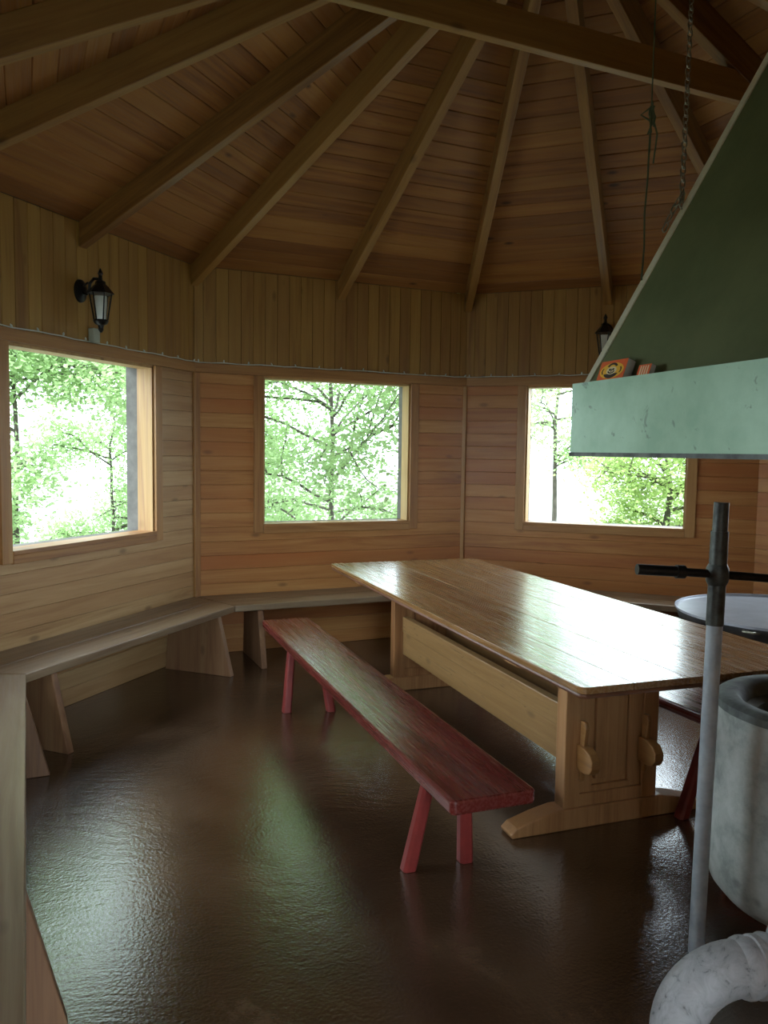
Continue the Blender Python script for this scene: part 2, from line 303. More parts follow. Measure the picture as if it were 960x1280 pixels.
for k, (w0, w1) in WINS.items():
    xa, xb = -S2, S2
    if k == -2: xa = -4.6+0*S2
    solid = k in (3, 4)
    if solid: w0 = w1 = 0
    if k == 1: xa = -S2-.03; xb = S2+.0
    lo = MB(); hboards(lo, xa, w0, 0, ZB0); hboards(lo, w1, xb, 0, ZB0); (None if solid else (hboards(lo, w0, w1, 0, ZS), lo.box(w0, w1, .0, D_IN, ZW, ZB0)))
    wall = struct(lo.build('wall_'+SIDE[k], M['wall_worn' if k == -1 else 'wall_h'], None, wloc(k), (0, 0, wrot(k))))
    hi = MB(); vboards(hi, xa, xb, ZB0, HT)
    hi.build('upper_boards', M['wall_v'], wall)
    ou = MB(); e = .09
    ou.box(xa-e*(k != -2), w0, D_IN, D_OUT, -.45, HT); ou.box(w1, xb+e, D_IN, D_OUT, -.45, HT); (None if solid else (ou.box(w0, w1, D_IN, D_OUT, -.45, ZS), ou.box(w0, w1, D_IN, D_OUT, ZW, HT)))
    ou.build('outer_boards', M['outer'], wall)
    t = MB(); t.box(xa, xb, -.02, -.0005, ZB0, ZB1)
    tr = struct(t.build('trim_%d' % (num*2+1), M['trim'], None, wloc(k), (0, 0, wrot(k)), .003))
    if k in (-1, 0, 1):
        t = MB(); t.box(xa+.004, xa+.04, -.02, -.0005, .02, ZB0-.001) if k >= 0 else t.box(xb-.02, xb-.004, -.018, -.0005, .02, ZB0-.001)
        struct(t.build('trim_%d' % (num*2+2), M['trim_v'], None, wloc(k), (0, 0, wrot(k)), .003))
    # the window: casing, stool, jamb lining
    num += 1
    if solid: continue
    fr = MB()
    fr.box(w0-.072, w0-.0, -.022, -.0005, ZS-.065, ZB0-.001); fr.box(w1, w1+.072, -.022, -.0005, ZS-.065, ZB0-.001)
    win = struct(fr.build('window_%d' % num, M['trim_v'], None, wloc(k), (0, 0, wrot(k)), .003))
    sl = MB(); sl.box(w0+.001, w1-.001, -.026, D_IN+.01, ZS-.022, ZS+.002) ; sl.box(w0+.001, w1-.001, -.024, -.0005, ZS-.07, ZS-.022)
    sl.build('window_sill', M['trim'], win, bevel=.003)
    jb = MB(); jb.box(w0, w0+.014, 0, D_IN, ZS, ZW); jb.box(w1-.014, w1, 0, D_IN, ZS, ZW); jb.box(w0, w1, 0, D_IN, ZW-.014, ZW)
    jb.build('jamb', M['jamb'], win)
# added lobby behind the camera, unseen; its walls and doorway set the light inside
lb = MB(); hboards(lb, -S2+.02, S2+.02, 2.5, HT)
struct(lb.build('wall_entrance', M['wall_h'], None, wloc(-3), (0, 0, wrot(-3))))
lb = MB(); lb.box(-1.12, -1.0, -4.6, -2.76, 0, 2.6); struct(lb.build('wall_added_lobby_side', M['outer']))
lb = MB(); lb.box(-2.93, -2.62, -4.72, -4.6, 0, 2.6); lb.box(-1.2, -1.0, -4.72, -4.6, 0, 2.6); lb.box(-2.62, -1.2, -4.72, -4.6, 2.35, 2.6); struct(lb.build('wall_added_lobby_back', M['outer']))
lb = MB(); lb.prism([(-2.95, -4.75), (-.98, -4.75), (-.98, -2.98), (-2.95, -1.02)], 2.55, 2.6, 'z'); struct(lb.build('ceiling_added_lobby', M['outer']))
# roof: eight boarded slopes
SL = math.hypot(A, HA-HT); TH = math.atan2(HA-HT, A)
cov = MB(); RO = 3.62
cov.lathe([(RO, HT-.44*(RO*math.cos(PI/8)-A)/1+.03), (.02, HA+.07)], 8, (0, 0, 0), PI/8, False)
for k in range(-3, 5):
    mb = MB(); pit = .118; j = 0
    while j*pit < SL-.12:
        y0, y1 = j*pit, min((j+1)*pit, SL-.1)
        h0 = S2*(1-y0/SL); h1 = S2*(1-y1/SL)
        def pt(x, y, z): return (x, y, z)
        c = .005; hm0 = S2*(1-(y0+c)/SL); hm1 = S2*(1-(y1-c)/SL)
        vs = [(-h0, y0, .02), (h0, y0, .02), (h1, y1, .02), (-h1, y1, .02), (-h0, y0, .006), (h0, y0, .006), (h1, y1, .006), (-h1, y1, .006), (-hm0, y0+c, 0), (hm0, y0+c, 0), (hm1, y1-c, 0), (-hm1, y1-c, 0)]
        mb.poly(vs, [(0, 1, 2, 3), (0, 1, 5, 4), (2, 3, 7, 6), (1, 2, 6, 5), (3, 0, 4, 7), (4, 5, 9, 8), (6, 7, 11, 10), (5, 6, 10, 9), (7, 4, 8, 11), (8, 9, 10, 11)])
        j += 1
    n = wn_(k); u = Vector((math.cos(wrot(k)), math.sin(wrot(k)), 0)); yv = (-n*math.cos(TH)+Vector((0, 0, math.sin(TH)))).normalized(); zv = u.cross(yv)
    zz = zv if zv.z > 0 else -zv
    mw = Matrix((u, yv, zz)).transposed().to_4x4(); mw.translation = n*A+Vector((0, 0, HT))
    o = mb.build('ceiling', M['ceil'], None, mw=mw); o['kind'] = 'structure'
co_ = cov.build('roof', M['outer']); struct(co_)
# wall-top edge trim (the narrow dark joint board)
# rafters
RLOW0, RLOW1 = 2.680, 4.03; RH = .145; RW = .060
def rafter(ang, rad, label):
    e = empty_dir = Vector((math.cos(ang), math.sin(ang), 0))
    r1 = .10; zL = lambda r: RLOW1-(RLOW1-RLOW0)*r/rad
    # local frame: x along the rafter from the wall inward
    mb = MB(); L = math.hypot(rad-r1, zL(r1)-RLOW0); sl = math.atan2(zL(r1)-RLOW0, rad-r1)
    # vertical plumb cut at the wall
    hh = RH*math.cos(sl); sh = RH*math.sin(sl)
    pts = [(0, 0), (L, 0), (L, hh+.045), (sh, hh)]
    mb.prism([(x, z) for x, z in pts], -RW/2, RW/2, 'y')
    xv = (-e*math.cos(sl)+Vector((0, 0, math.sin(sl)))).normalized(); zv = (e*math.sin(sl)+Vector((0, 0, math.cos(sl)))); yv = zv.cross(xv)
    mw = Matrix((xv, yv, zv)).transposed().to_4x4(); mw.translation = e*(rad-.004)+Vector((0, 0, RLOW0))
    o = mb.build('roof_rafter', M['beam'], None, mw=mw, bevel=.004)
    tag(o, label, 'rafter', 'radiating roof rafters')
rl = {177.5: 'roof rafter in the upper left corner of the photo, outermost on the left',
      157.5: 'long roof rafter running from the left edge to the left end of the tie beam',
      135: 'roof rafter ending above the left wall lantern',
      112.5: 'roof rafter ending in the corner between the left window wall and the rear wall',
      90: 'roof rafter ending above the middle window',
      67.5: 'roof rafter ending at the corner post between the middle and right windows',
      45: 'roof rafter ending above the right window and the half hidden lantern',
      22.5: 'roof rafter running down behind the edge of the green hood, crossing behind the cord',
      0: 'roof rafter meeting the right end of the tie beam',
      -22.5: 'roof rafter farthest to the right, in the top right corner of the photo'}
for a, lb in rl.items():
    rafter(math.radians(a), A if (a/45) % 1 == 0 or a == 177.5 else R, lb)
hb = MB(); hb.lathe([(.10, 4.0), (.13, 4.03), (.13, 4.13), (.03, 4.15)], 8, (0, 0, 0), PI/8)
struct(hb.build('trim_40', M['beam'])) 
tb = MB(); tb.box(-1.62, 1.46, -.024, .024, -.0, .15)
tag(tb.build('tie_beam', M['beam'], None, (0, 0, 3.335), None, .004), 'long horizontal tie beam crossing below the rafters at the top of the photo', 'beam')
# ------------------------------------------------------------ wall benches
FR = A-.455
def bench_seat(k):
    mb = MB(); t0, t1 = .395, .44; h = (A-.455)*math.tan(PI/8); hb_ = (A-.004)*math.tan(PI/8)-.006
    x0f, x1f, x0b, x1b = -h+.003, h-.003, -hb_, hb_
    if k == -2: x0f = x0b = -1.92
    e = empty('wall_bench', wloc(k), wrot(k))
    mid = .228
    for (ya, yb) in ((-.455, -.235), (-.229, -.004)):
        f = lambda y, a, b: a+(b-a)*((y+.455)/.451)
        mb.prism([(f(ya, x0f, x0b), ya), (f(ya, x1f, x1b), ya), (f(yb, x1f, x1b), yb), (f(yb, x0f, x0b), yb)], t0, t1, 'z')
    mb.build('seat', M['bench'], e, bevel=.005)
    sup = [-.75, .75] if k != -2 else [-1.0, .766]
    for sx in sup:
        s = MB(); s.prism([(-.025, 0), (-.55, 0), (-.46+.01, .394), (-.06, .394)], sx-.02, sx+.02, 'x')
        s.build('support_board', M['support'], e, bevel=.004)
    return e
bl = {-2: 'grey worn pine wall bench along the left edge of the photo, nearest the camera', -1: 'pine wall bench below the left window with slanted board supports',
      0: 'pine wall bench below the middle window, behind the red bench', 1: 'pine wall bench below the right window, mostly hidden by the big table'}
for k, lb in bl.items(): tag(bench_seat(k), lb, 'bench', 'pine wall benches')
# ------------------------------------------------------------ big trestle table
T = empty('trestle_table', (.09, .40, 0), -.076)
tag(T, 'long varnished pine trestle table with two stretchers in the middle of the hut', 'table')
W2, L2, ZT = .55, 1.525, .75
def rrect(w, l, r, n=4):
    pts = []
    for cx, cy, a0 in ((w-r, l-r, 0), (-w+r, l-r, 90), (-w+r, -l+r, 180), (w-r, -l+r, 270)):
        for i in range(n+1):
            a = math.radians(a0+90*i/n); pts.append((cx+r*math.cos(a), cy+r*math.sin(a)))
    return pts
mb = MB(); cuts = [-W2, -.345, -.115, .16, .365, W2]; rp = rrect(W2, L2, .03)
for i in range(5):
    xa, xb = cuts[i]+.0008, cuts[i+1]-.0008
    if i == 0: pts = [(xb, L2)]+[p for p in rp if p[0] < -W2+.031]+[(xb, -L2)]
    elif i == 4: pts = [(xa, -L2)]+[p for p in rp[15:]+rp[:5] if p[0] > W2-.031]+[(xa, L2)]
    else: pts = [(xa, L2), (xa, -L2), (xb, -L2), (xb, L2)]
    mb.prism(pts, ZT-.024, ZT, 'z')
mb.build('table_top', M['ttop'], T, bevel=.0018)
mb = MB(); mb.prism(rrect(W2-.002, L2-.002, .03), ZT-.042, ZT-.0245, 'z'); tag(mb.build('table_edge', M['tedge'], T, bevel=.008), 'reddish brown lower edge of the top')
LX = -.065
for sy, ly in ((-1, -1.0), (1, .98)):
    lg = MB(); w = .225; d = .035
    lg.box(LX-w, LX-w+.075, ly-d, ly+d, .075, ZT-.09); lg.box(LX+w-.075, LX+w, ly-d, ly+d, .075, ZT-.09)
    lg.box(LX-w, LX+w, ly-d+.002, ly+d-.002, .075, .14); lg.box(LX-w, LX+w, ly-d+.002, ly+d-.002, ZT-.17, ZT-.09)
    lg.box(LX-.075, LX+.075, ly-d+.008, ly+d-.008, .19, ZT-.12); lg.box(LX-.1, LX+.1, ly-d+.024, ly+d-.024, .13, ZT-.1)
    lg.box(LX-w+.07, LX-.085, ly-d+.012, ly+d-.012, .135, ZT-.1); lg.box(LX+.085, LX+w-.07, ly-d+.012, ly+d-.012, .135, ZT-.1)
    lg.box(LX-.1, LX+.1, ly-d+.011, ly+d-.011, .135, .165)
    lg.build('leg', M['tleg'], T, bevel=.004)
    ft = MB(); pr = [(-.46, 0), (.46, 0), (.468, .018), (.44, .042), (.34, .07), (.25, .088), (-.25, .088), (-.34, .07), (-.44, .042), (-.468, .018)]
    ft.prism([(LX+x, z) for x, z in pr], ly-.045, ly+.045, 'y'); ft.build('foot', M['tleg'], T, bevel=.006)
    cl = MB(); h = ZT-.041
    pr = [(-.52, h), (.52, h), (.52, h-.014), (.50, h-.022), (.465, h-.026), (.44, h-.045), (.40, h-.064), (.33, h-.07), (-.33, h-.07), (-.40, h-.064), (-.44, h-.045), (-.465, h-.026), (-.50, h-.022), (-.52, h-.014)]
    cl.prism([(x-.01, z) for x, z in pr], ly-.05, ly+.05, 'y'); cl.build('cleat', M['tleg'], T, bevel=.003)
for sx in (-.15, .15):
    st = MB(); x = LX+sx
    st.box(x-.018, x+.018, -.965, .945, .235, .475)
    st.box(x-.022, x+.022, -.964, .944, .38, .478)
    st.build('stretcher', M['tstr'], T, bevel=.005)
    for s in (-1, 1):
        tn = MB(); y = s*1.0
        pr = [(0, .252), (.06, .246), (.095, .256), (.112, .282), (.112, .312), (.092, .338), (.055, .350), (0, .352)]
        tn.prism([(y+s*(.03+a), z) for a, z in pr], x-.022, x+.022, 'x')
        pr = [(.006, .20), (.022, .20), (.046, .425), (.036, .45), (.006, .45)]
        tn.prism([(y+s*(.03+a), z) for a, z in pr], x-.010, x+.010, 'x'); tn.build('tenon', M['tenon'], T, bevel=.005)
# ------------------------------------------------------------ red benches
def red_bench(loc, rz, label, wide=.305, L=2.84, legs=None):
    e = empty('red_bench', loc, rz); tag(e, label, 'bench', 'red painted benches beside the table')
    s = MB(); w = wide/2; l = L/2
    n = 24; ys = [-l+L*i/n for i in range(n+1)]
    s.prism(rrect(w, l, .018), .382, .43, 'z')
    s.build('seat', M['red'], e, bevel=.008)
    for (tx, ty, fx, fy) in legs:
        m = MB(); c = .024
        t_ = Vector((tx, ty, .381)); f_ = Vector((fx, fy, 0)); vs = []
        for P, q in ((t_, .022), (f_, .027)):
            for a, b in ((-1, -.6), (-.6, -1), (.6, -1), (1, -.6), (1, .6), (.6, 1), (-.6, 1), (-1, .6)): vs.append((P.x+a*q, P.y+b*q, P.z))
        m.poly(vs, [tuple(range(8)), tuple(range(15, 7, -1))]+[(i, (i+1) % 8, 8+(i+1) % 8, 8+i) for i in range(8)])
        m.build('leg', M['redleg'], e, bevel=.003)
    return e
LG = [(-.075, -1.08, -.125, -1.01), (.05, -1.10, .10, -1.02), (-.08, .93, -.125, .86), (.08, .90, .125, .80)]
red_bench((-.805, .355, 0), -.06, 'dark red painted bench with long worn top, standing left of the table', legs=LG)
red_bench((.535, .55, 0), -.02, 'dark red bench pushed under the right side of the table, seen below its near corner', legs=[(-.08, -1.23, -.25, -1.26), (.08, -1.16, .125, -1.2), (-.08, 1.0, -.125, 1.1), (.08, 1.0, .125, 1.1)])
# ------------------------------------------------------------ round metal pan table
e = empty('pan_table', (1.20, -.37, 0)); tag(e, 'round brushed aluminium pan on a stand beyond the right side of the table', 'pan')
m = MB(); m.lathe([(.499, .740), (.499, .75), (.503, .753), (.503, .745), (.496, .745), (.488, .738), (0.001, .738)], 64, capped=False); m.build('pan_top', M['pan'], e, smooth=True)
m = MB(); m.lathe([(.001, .672), (.44, .672), (.480, .69), (.4975, .741)], 64, capped=False); tag(m.build('pan_underside', M['pandark'], e, smooth=True), 'sooty dark underside')
m = MB(); m.lathe([(.16, 0), (.16, .015), (.04, .03), (.03, .06), (.03, .673)], 24); m.build('pedestal', M['blackpipe'], e, smooth=True)
m = MB(); m.tube([(-.46, -.19, .725), (-.50, -.215, .735), (-.49, -.26, .735), (-.44, -.25, .725)], .006, 8); m.build('handle', M['chain'], e, smooth=True)
# ------------------------------------------------------------ concrete fire tub
e = empty('fire_tub', (.077, -1.475, 0)); tag(e, 'round pale concrete fire tub with a sooty dark rim at the right edge', 'fire pit')
m = MB(); m.lathe([(.10, .08), (.23, .084), (.29, .10), (.325, .14), (.335, .195), (.335, .40), (.330, .715), (.30, .72), (.26, .66)], 64, capped=False); m.build('tub_body', M['conc'], e, smooth=True)
m = MB(); m.lathe([(.330, .716), (.327, .738), (.312, .748), (.27, .748), (.252, .735), (.235, .70), (.20, .69), (.185, .66), (.18, .40)], 64, capped=False); tag(m.build('rim', M['concrim'], e, smooth=True), 'soot-darkened rim')
m = MB(); m.lathe([(.001, .40), (.181, .40), (.17, .09), (.001, .09)], 48, capped=False); tag(m.build('hearth', M['soot'], e, smooth=True), 'black hearth inside')
m = MB(); m.lathe([(.0, 0), (.05, .004), (.075, .012), (.06, .025), (.035, .014), (.001, .012)], 24, capped=False)
pl = m.build('patch', M['conc'], e, smooth=True); d = Vector((-.86, -.51, 0)).normalized(); pl.location = d*.336+Vector((0, 0, .40)); pl.rotation_euler = d.to_track_quat('Z', 'Y').to_euler()
for i, (x, y, r, lb) in enumerate(((-.16, -.12, .35, 'red clay brick under the near side of the concrete tub, above the elbow pipe'), (.17, -.05, 1.2, 'red clay brick under the right side of the concrete tub'), (-.02, .19, .1, 'red clay brick under the far side of the concrete tub'))):
    m = MB(); m.box(-.06, .06, -.12, .12, 0, .024); m.box(-.06, .06, -.12, .12, .056, .08)
    for q in (-.12, -.02, .10): m.box(-.06, .06, q, q+.02, .022, .058)
    tag(m.build('brick', M['brick'], None, (.077+x, -1.475+y, 0), (0, 0, r), .003), lb, 'brick', 'bricks under the fire tub')
# pole with cross bar
e = empty('steel_pole', (-.386, -1.428, 0)); tag(e, 'upright galvanised steel pole with a dark cross bar, in front of the tub', 'pole')
m = MB(); m.tube([(0, 0, 0), (.009, -.007, 1.04)], .023, 24); m.build('lower_tube', M['galv'], e, smooth=True)
m = MB(); m.tube([(.009, -.007, 1.02), (.0105, -.009, 1.30)], .0252, 24); m.lathe([(.026, 0), (.032, .012), (.032, .05), (.026, .062)], 24, (.0095, -.008, 1.14)); m.build('dark_sleeve', M['darkpipe'], e, smooth=True)
m = MB(); m.tube([(.0105, -.009, 1.28), (.0115, -.010, 1.385)], [.0215, .0215], 24); m.build('upper_tube', M['darkpipe'], e, smooth=True)
m = MB(); m.tube([(-.225, .070, 1.187), (-.10, .028, 1.180)], .016, 16); m.tube([(-.10, .028, 1.180), (.01, -.008, 1.172), (.16, -.062, 1.160), (.45, -.16, 1.140)], .0125, 16); m.tube([(-.112, .032, 1.1805), (-.088, .024, 1.179)], .020, 16)
m.build('cross_bar', M['blackpipe'], e, smooth=True)
# elbow drain pipe
e = empty('elbow_pipe', (-.93, -1.90, 0)); tag(e, 'grey scuffed plastic elbow pipe rising from the floor at the bottom right', 'pipe')
pa = [(-.002, 0, 0), (0, 0, .10), (0, 0, .235)]; c = []
dr = Vector((.93, -.37, 0)).normalized(); dr = Vector((.955, -.30, 0)).normalized(); RB = .14; r_ = .059
for i in range(1, 13):
    a = PI/2*i/12; c.append((dr.x*RB*(1-math.cos(a)), dr.y*RB*(1-math.cos(a)), .235+RB*math.sin(a)))
pa += c; E1 = Vector(c[-1]); 
m = MB(); m.tube(pa, r_, 36); m.build('bend', M['drain'], e, smooth=True)
m = MB(); m.tube([E1-dr*.005, E1+dr*.0, E1+dr*.010, E1+dr*.020, E1+dr*.022, E1+dr*.034, E1+dr*.036, E1+dr*.05, E1+dr*.052, E1+dr*.066, E1+dr*.075, E1+dr*.078], [r_, r_+.004, r_+.007, r_+.007, r_+.003, r_+.003, r_+.008, r_+.008, r_+.005, r_+.012, r_+.010, r_+.002], 36); m.build('collar', M['drain'], e, smooth=True)
m = MB(); q = E1+dr*.06; tgt = Vector((.93-.10, 1.90-1.52, .30)) ; m.tube([q, q+dr*.05, (q+dr*.05).lerp(tgt, .35), (q+dr*.05).lerp(tgt, .6)], [r_-.004, r_-.006, r_-.02, r_-.026], 28); m.build('connecting_pipe', M['galv'], e, smooth=True)
# ------------------------------------------------------------ smoke hood
H = empty('smoke_hood', (-.119, -1.795, 0), -.076); tag(H, 'large green sheet metal smoke hood hanging over the fire tub', 'hood')
hw = .62; z0, z1 = 1.522, 1.737; ib = hw-.035; tw = .12; zt = z1+(ib-tw)*2.66
m = MB(); th = .004
for sx in (-1, 1):
    m.box(*(sorted((sx*hw, sx*(hw-th)))), -hw, hw, z0, z1)
    m.box(-hw, hw, *(sorted((sx*hw, sx*(hw-th)))), z0, z1)
m.build('skirt', M['skirt'], H)
m = MB()
for sx in (-1, 1):
    m.box(*(sorted((sx*(hw+.003), sx*(hw-.03)))), -hw-.003, hw+.003, z0-.008, z0+.004); m.box(-hw-.003, hw+.003, *(sorted((sx*(hw+.003), sx*(hw-.03)))), z0-.008, z0+.004)
m.build('bottom_lip', M['darkpipe'], H)
m = MB()
a, b = hw-.001, ib
for s in (-1, 1):
    m.box(*(sorted((s*a, s*b))), -a, a, z1-.012, z1-.008); m.box(-a, a, *(sorted((s*a, s*b))), z1-.012, z1-.008)
m.build('ledge', M['skirt'], H)
m = MB(); vs = []
for (q, z) in ((ib, z1-.008), (tw, zt), (ib-.006, z1-.008), (tw-.006, zt)):
    vs += [(-q, -q, z), (q, -q, z), (q, q, z), (-q, q, z)]
fs = []
for i in range(4): j = (i+1) % 4; fs += [(i, j, 4+j, 4+i), (8+i, 8+j, 12+j, 12+i), (i, j, 8+j, 8+i), (4+i, 4+j, 12+j, 12+i)]
m.poly(vs, fs); m.build('hood_slope', M['hood'], H)
for (sx, sy) in ((-1, 1), (-1, -1), (1, 1), (1, -1)):
    m = MB(); B0 = Vector((sx*ib, sy*ib, z1-.006)); B1 = Vector((sx*tw, sy*tw, zt)); al = (B1-B0).normalized()
    yy = Vector((0, sy, 0)); yy = (yy-al*yy.dot(al)).normalized(); xx = Vector((sx, 0, 0)); xx = (xx-al*xx.dot(al)).normalized()
    P = [B0, B1]; vs = []
    for p_ in P: vs += [p_+xx*.004, p_+xx*.004+yy*.026, p_+yy*.026, p_]
    m.poly(vs, [(0, 1, 2, 3), (7, 6, 5, 4), (0, 1, 5, 4), (1, 2, 6, 5), (2, 3, 7, 6), (3, 0, 4, 7)])
    m.build('corner_seam', M['seam'], H)
m = MB(); m.lathe([(.115, zt-.02), (.115, 4.6)], 32, (0, 0, 0)); m.build('flue', M['skirt'], H, smooth=True)
def hip(t): return H.matrix_basis @ (Vector((-ib-.006, ib+.01, z1)).lerp(Vector((-tw, tw, zt)), t))
Hm = Matrix.Translation((-.119, -1.795, 0)) @ Matrix.Rotation(-.076, 4, 'Z')
def hipz(z): t = (z-z1)/(zt-z1); return Hm @ (Vector((-ib-.008, ib+.016, z1)).lerp(Vector((-tw-.008, tw+.016, zt)), t))
# chain: alternating links
def link(m, c, d, side, L=.030, w=.0075, r=.0022):
    d = d.normalized(); s = side.normalized(); pts = []
    for i in range(16):
        a = 2*PI*i/16; x = math.cos(a)*w; y = math.sin(a)*w+(L/2-w)*(1 if math.sin(a) >= 0 else -1)
        pts.append(c+s*x+d*y)
    pts.append(pts[0]); pts.append(pts[1]); m.tube(pts, r, 6, False)
p0 = hipz(2.235); p1 = Vector((-.244, -1.099, 2.993)); p1 = p0+(p1-p0)*1.72
ch = MB(); d = p1-p0; n = int(d.length/.0245); sa = d.cross(Vector((1, .3, 0))).normalized(); sb = d.cross(sa).normalized()
for i in range(n): link(ch, p0+d*((i+.5)/n), d, sa if i % 2 else sb)
q0 = p0+d*.03
for i in range(5):
    a = q0+Vector((-.035, .010, -.012))*(i/4*1.3)+Vector((0, 0, -.075))*(i/4)**1.3; link(ch, a, Vector((-.4, .1, -.9)), sa if i % 2 else sb)
o = ch.build('hanging_chain', M['chain'], smooth=True); tag(o, 'thin metal chain hanging from the roof to the sloping edge of the green hood', 'chain')
# cord with knot
s0 = Vector((-.35, -1.052, 2.991)); k0 = Vector((-.368, -1.072, 2.66)); s1 = hipz(2.04)
cd = MB(); top = s0+(s0-k0)*2.2
cd.tube([top, s0, k0], .0025, 6); cd.tube([k0, k0+Vector((-.006, 0, -.25)), k0+Vector((-.022, -.01, -.36)), k0+Vector((-.018, -.01, -.46)), s1], .0032, 6)
rnd = random.Random(3)
for i in range(7):
    a = k0+Vector((rnd.uniform(-.01, .01), rnd.uniform(-.01, .01), rnd.uniform(-.03, .0)))
    b = a+Vector((rnd.uniform(-.03, .045), rnd.uniform(-.03, .03), -rnd.uniform(.03, .17))); c_ = a.lerp(b, .5)+Vector((rnd.uniform(-.03, .03), rnd.uniform(-.02, .02), .0))
    cd.tube([a, c_, b], .003, 6)
o = cd.build('knotted_cord', M['rope'], smooth=True); tag(o, 'thin dark green cord with a knotted bundle, hanging left of the chain', 'cord')
# matchboxes leaning on the hood, standing on its ledge
def matchbox(yc, L, hgt, thk, big, label):
    lean = -math.atan(1/2.66)
    e = empty('matchbox'); tag(e, label, 'matchbox')
    e.matrix_world = Hm @ Matrix.Translation((-hw+.002, yc, z1-.006)) @ Matrix.Rotation(-lean*.9, 4, 'Y')
    # local: face towards -x
    m = MB(); m.box(0, thk, -L/2, L/2, 0, hgt); m.build('box', M['m_side'], e, bevel=.001)
    m = MB(); m.box(-.0012, 0, -L/2, L/2, 0, hgt); m.build('sleeve_face', M['m_orange'], e)
    if big:
        x = -.0018; zc = hgt/2
        def disc(a, b, cz, mat, name, dx, t0=0, t1=360, inner=None, cy=0):
            m = MB(); n = 28; vs = []; 
            for i in range(n+1):
                t = math.radians(t0+(t1-t0)*i/n); vs.append((x-dx, cy+a*math.cos(t), cz+b*math.sin(t)))
            if inner is None:
                m.poly(vs, [tuple(range(len(vs)))])
            else:
                for i in range(n+1):
                    t = math.radians(t0+(t1-t0)*i/n); vs.append((x-dx, cy+a*inner*math.cos(t), cz+b*inner*math.sin(t)))
                m.poly(vs, [(i, i+1, n+2+i, n+1+i) for i in range(n)])
            m.build(name, mat, e)
        disc(.056, .024, zc, M['m_yellow'], 'yellow_field', 0)
        disc(.036, .0215, zc-.002, M['m_black'], 'black_emblem', .0004, 200, 340)
        disc(.026, .016, zc+.008, M['m_black'], 'black_emblem', .0004, 20, 160, .62)
        disc(.024, .012, zc, M['m_cream'], 'cream_emblem', .0007, 0, 360)
        disc(.017, .0085, zc-.001, M['m_black'], 'black_emblem', .001, 185, 355, .6)
        disc(.005, .0035, zc+.003, M['m_black'], 'black_emblem', .001, cy=-.008); disc(.005, .0035, zc+.003, M['m_black'], 'black_emblem', .001, cy=.008)
        disc(.0025, .006, zc, M['m_black'], 'black_emblem', .001)
        disc(.047, .02, zc, M['m_black'], 'black_emblem', .0005, -28, 28, .88); disc(.047, .02, zc, M['m_black'], 'black_emblem', .0005, 152, 208, .88)
    else:
        m = MB()
        for q in (-.018, -.008, .002, .012): m.box(-.0018, -.0012, q, q+.004, .005, hgt-.004)
        m.build('pale_stripes', M['m_cream'], e)
matchbox(.435, .125, .064, .026, True, 'large orange and yellow matchbox with a black emblem, on the ledge of the green hood')
matchbox(.285, .052, .036, .015, False, 'small red matchbox with pale stripes beside the large one on the hood ledge')
# ------------------------------------------------------------ lanterns
def lantern(k, t, zc, label, pane_t=0):
    e = empty('wall_lantern', (0, 0, 0)); u = Vector((math.cos(wrot(k)), math.sin(wrot(k)), 0)); n = wn_(k)
    e.location = n*A+u*t+Vector((0, 0, zc)); e.rotation_euler = (0, 0, wrot(k)); tag(e, label, 'wall lamp', 'black carriage lanterns')
    # local: -y into the room
    m = MB(); pr = [(0.05, 0), (.048, .012), (.035, .02), (.02, .028), (.001, .03)]
    vs = MB(); vs.lathe([(.001, .0)]+pr, 24, capped=False)
    bpv = [( x, -z-.001, y*1.35+.07) for (x, y, z) in vs.v]; m.poly(bpv, vs.f); m.build('back_plate', M['iron'], e, smooth=True)
    m = MB(); m.tube([(0, -.02, .06), (0, -.05, .05), (0, -.07, .075), (0, -.075, .11), (0, -.105, .135), (0, -.14, .13), (0, -.155, .10), (0, -.15, .085)], .009, 10); m.tube([(0, -.02, .09), (0, -.06, .115), (0, -.08, .10)], .006, 8); m.build('arm', M['iron'], e, smooth=True)
    c = (0, -.15, 0); 
    m = MB(); m.lathe([(.078, .045), (.07, .055), (.045, .085), (.03, .10), (.028, .115), (.012, .125), (.010, .15), (.016, .16), (.010, .175), (.002, .19)], 6, c); m.build('cap', M['iron'], e)
    for i in range(6):
        a = 2*PI*i/6; b = a+2*PI/6; R0, R1 = .062, .038; za, zb = .045, -.105
        m = MB(); m.tube([(c[0]+R0*math.cos(a), c[1]+R0*math.sin(a), za), (c[0]+R1*math.cos(a), c[1]+R1*math.sin(a), zb)], .0042, 6); m.build('cage_bar', M['iron'], e)
        g_ = MB(); R0 -= .003; R1 -= .003
        g_.poly([(c[0]+R0*math.cos(a), c[1]+R0*math.sin(a), za), (c[0]+R0*math.cos(b), c[1]+R0*math.sin(b), za), (c[0]+R1*math.cos(b), c[1]+R1*math.sin(b), zb), (c[0]+R1*math.cos(a), c[1]+R1*math.sin(a), zb)], [(0, 1, 2, 3)])
        g_.build('glass_pane', M['glass'], e)
    m = MB(); m.lathe([(.042, -.103), (.044, -.11), (.036, -.125), (.018, -.135), (.014, -.15), (.016, -.158), (.006, -.175)], 12, c); m.build('base_cup', M['iron'], e, smooth=True)
    m = MB(); m.lathe([(.026, -.10), (.034, -.02), (.036, .03)], 16, c); m.build('reflection_bulb', M['frost'], e, smooth=True)  # white bulb enlarged to stand for the bright reflection in the whitish panes
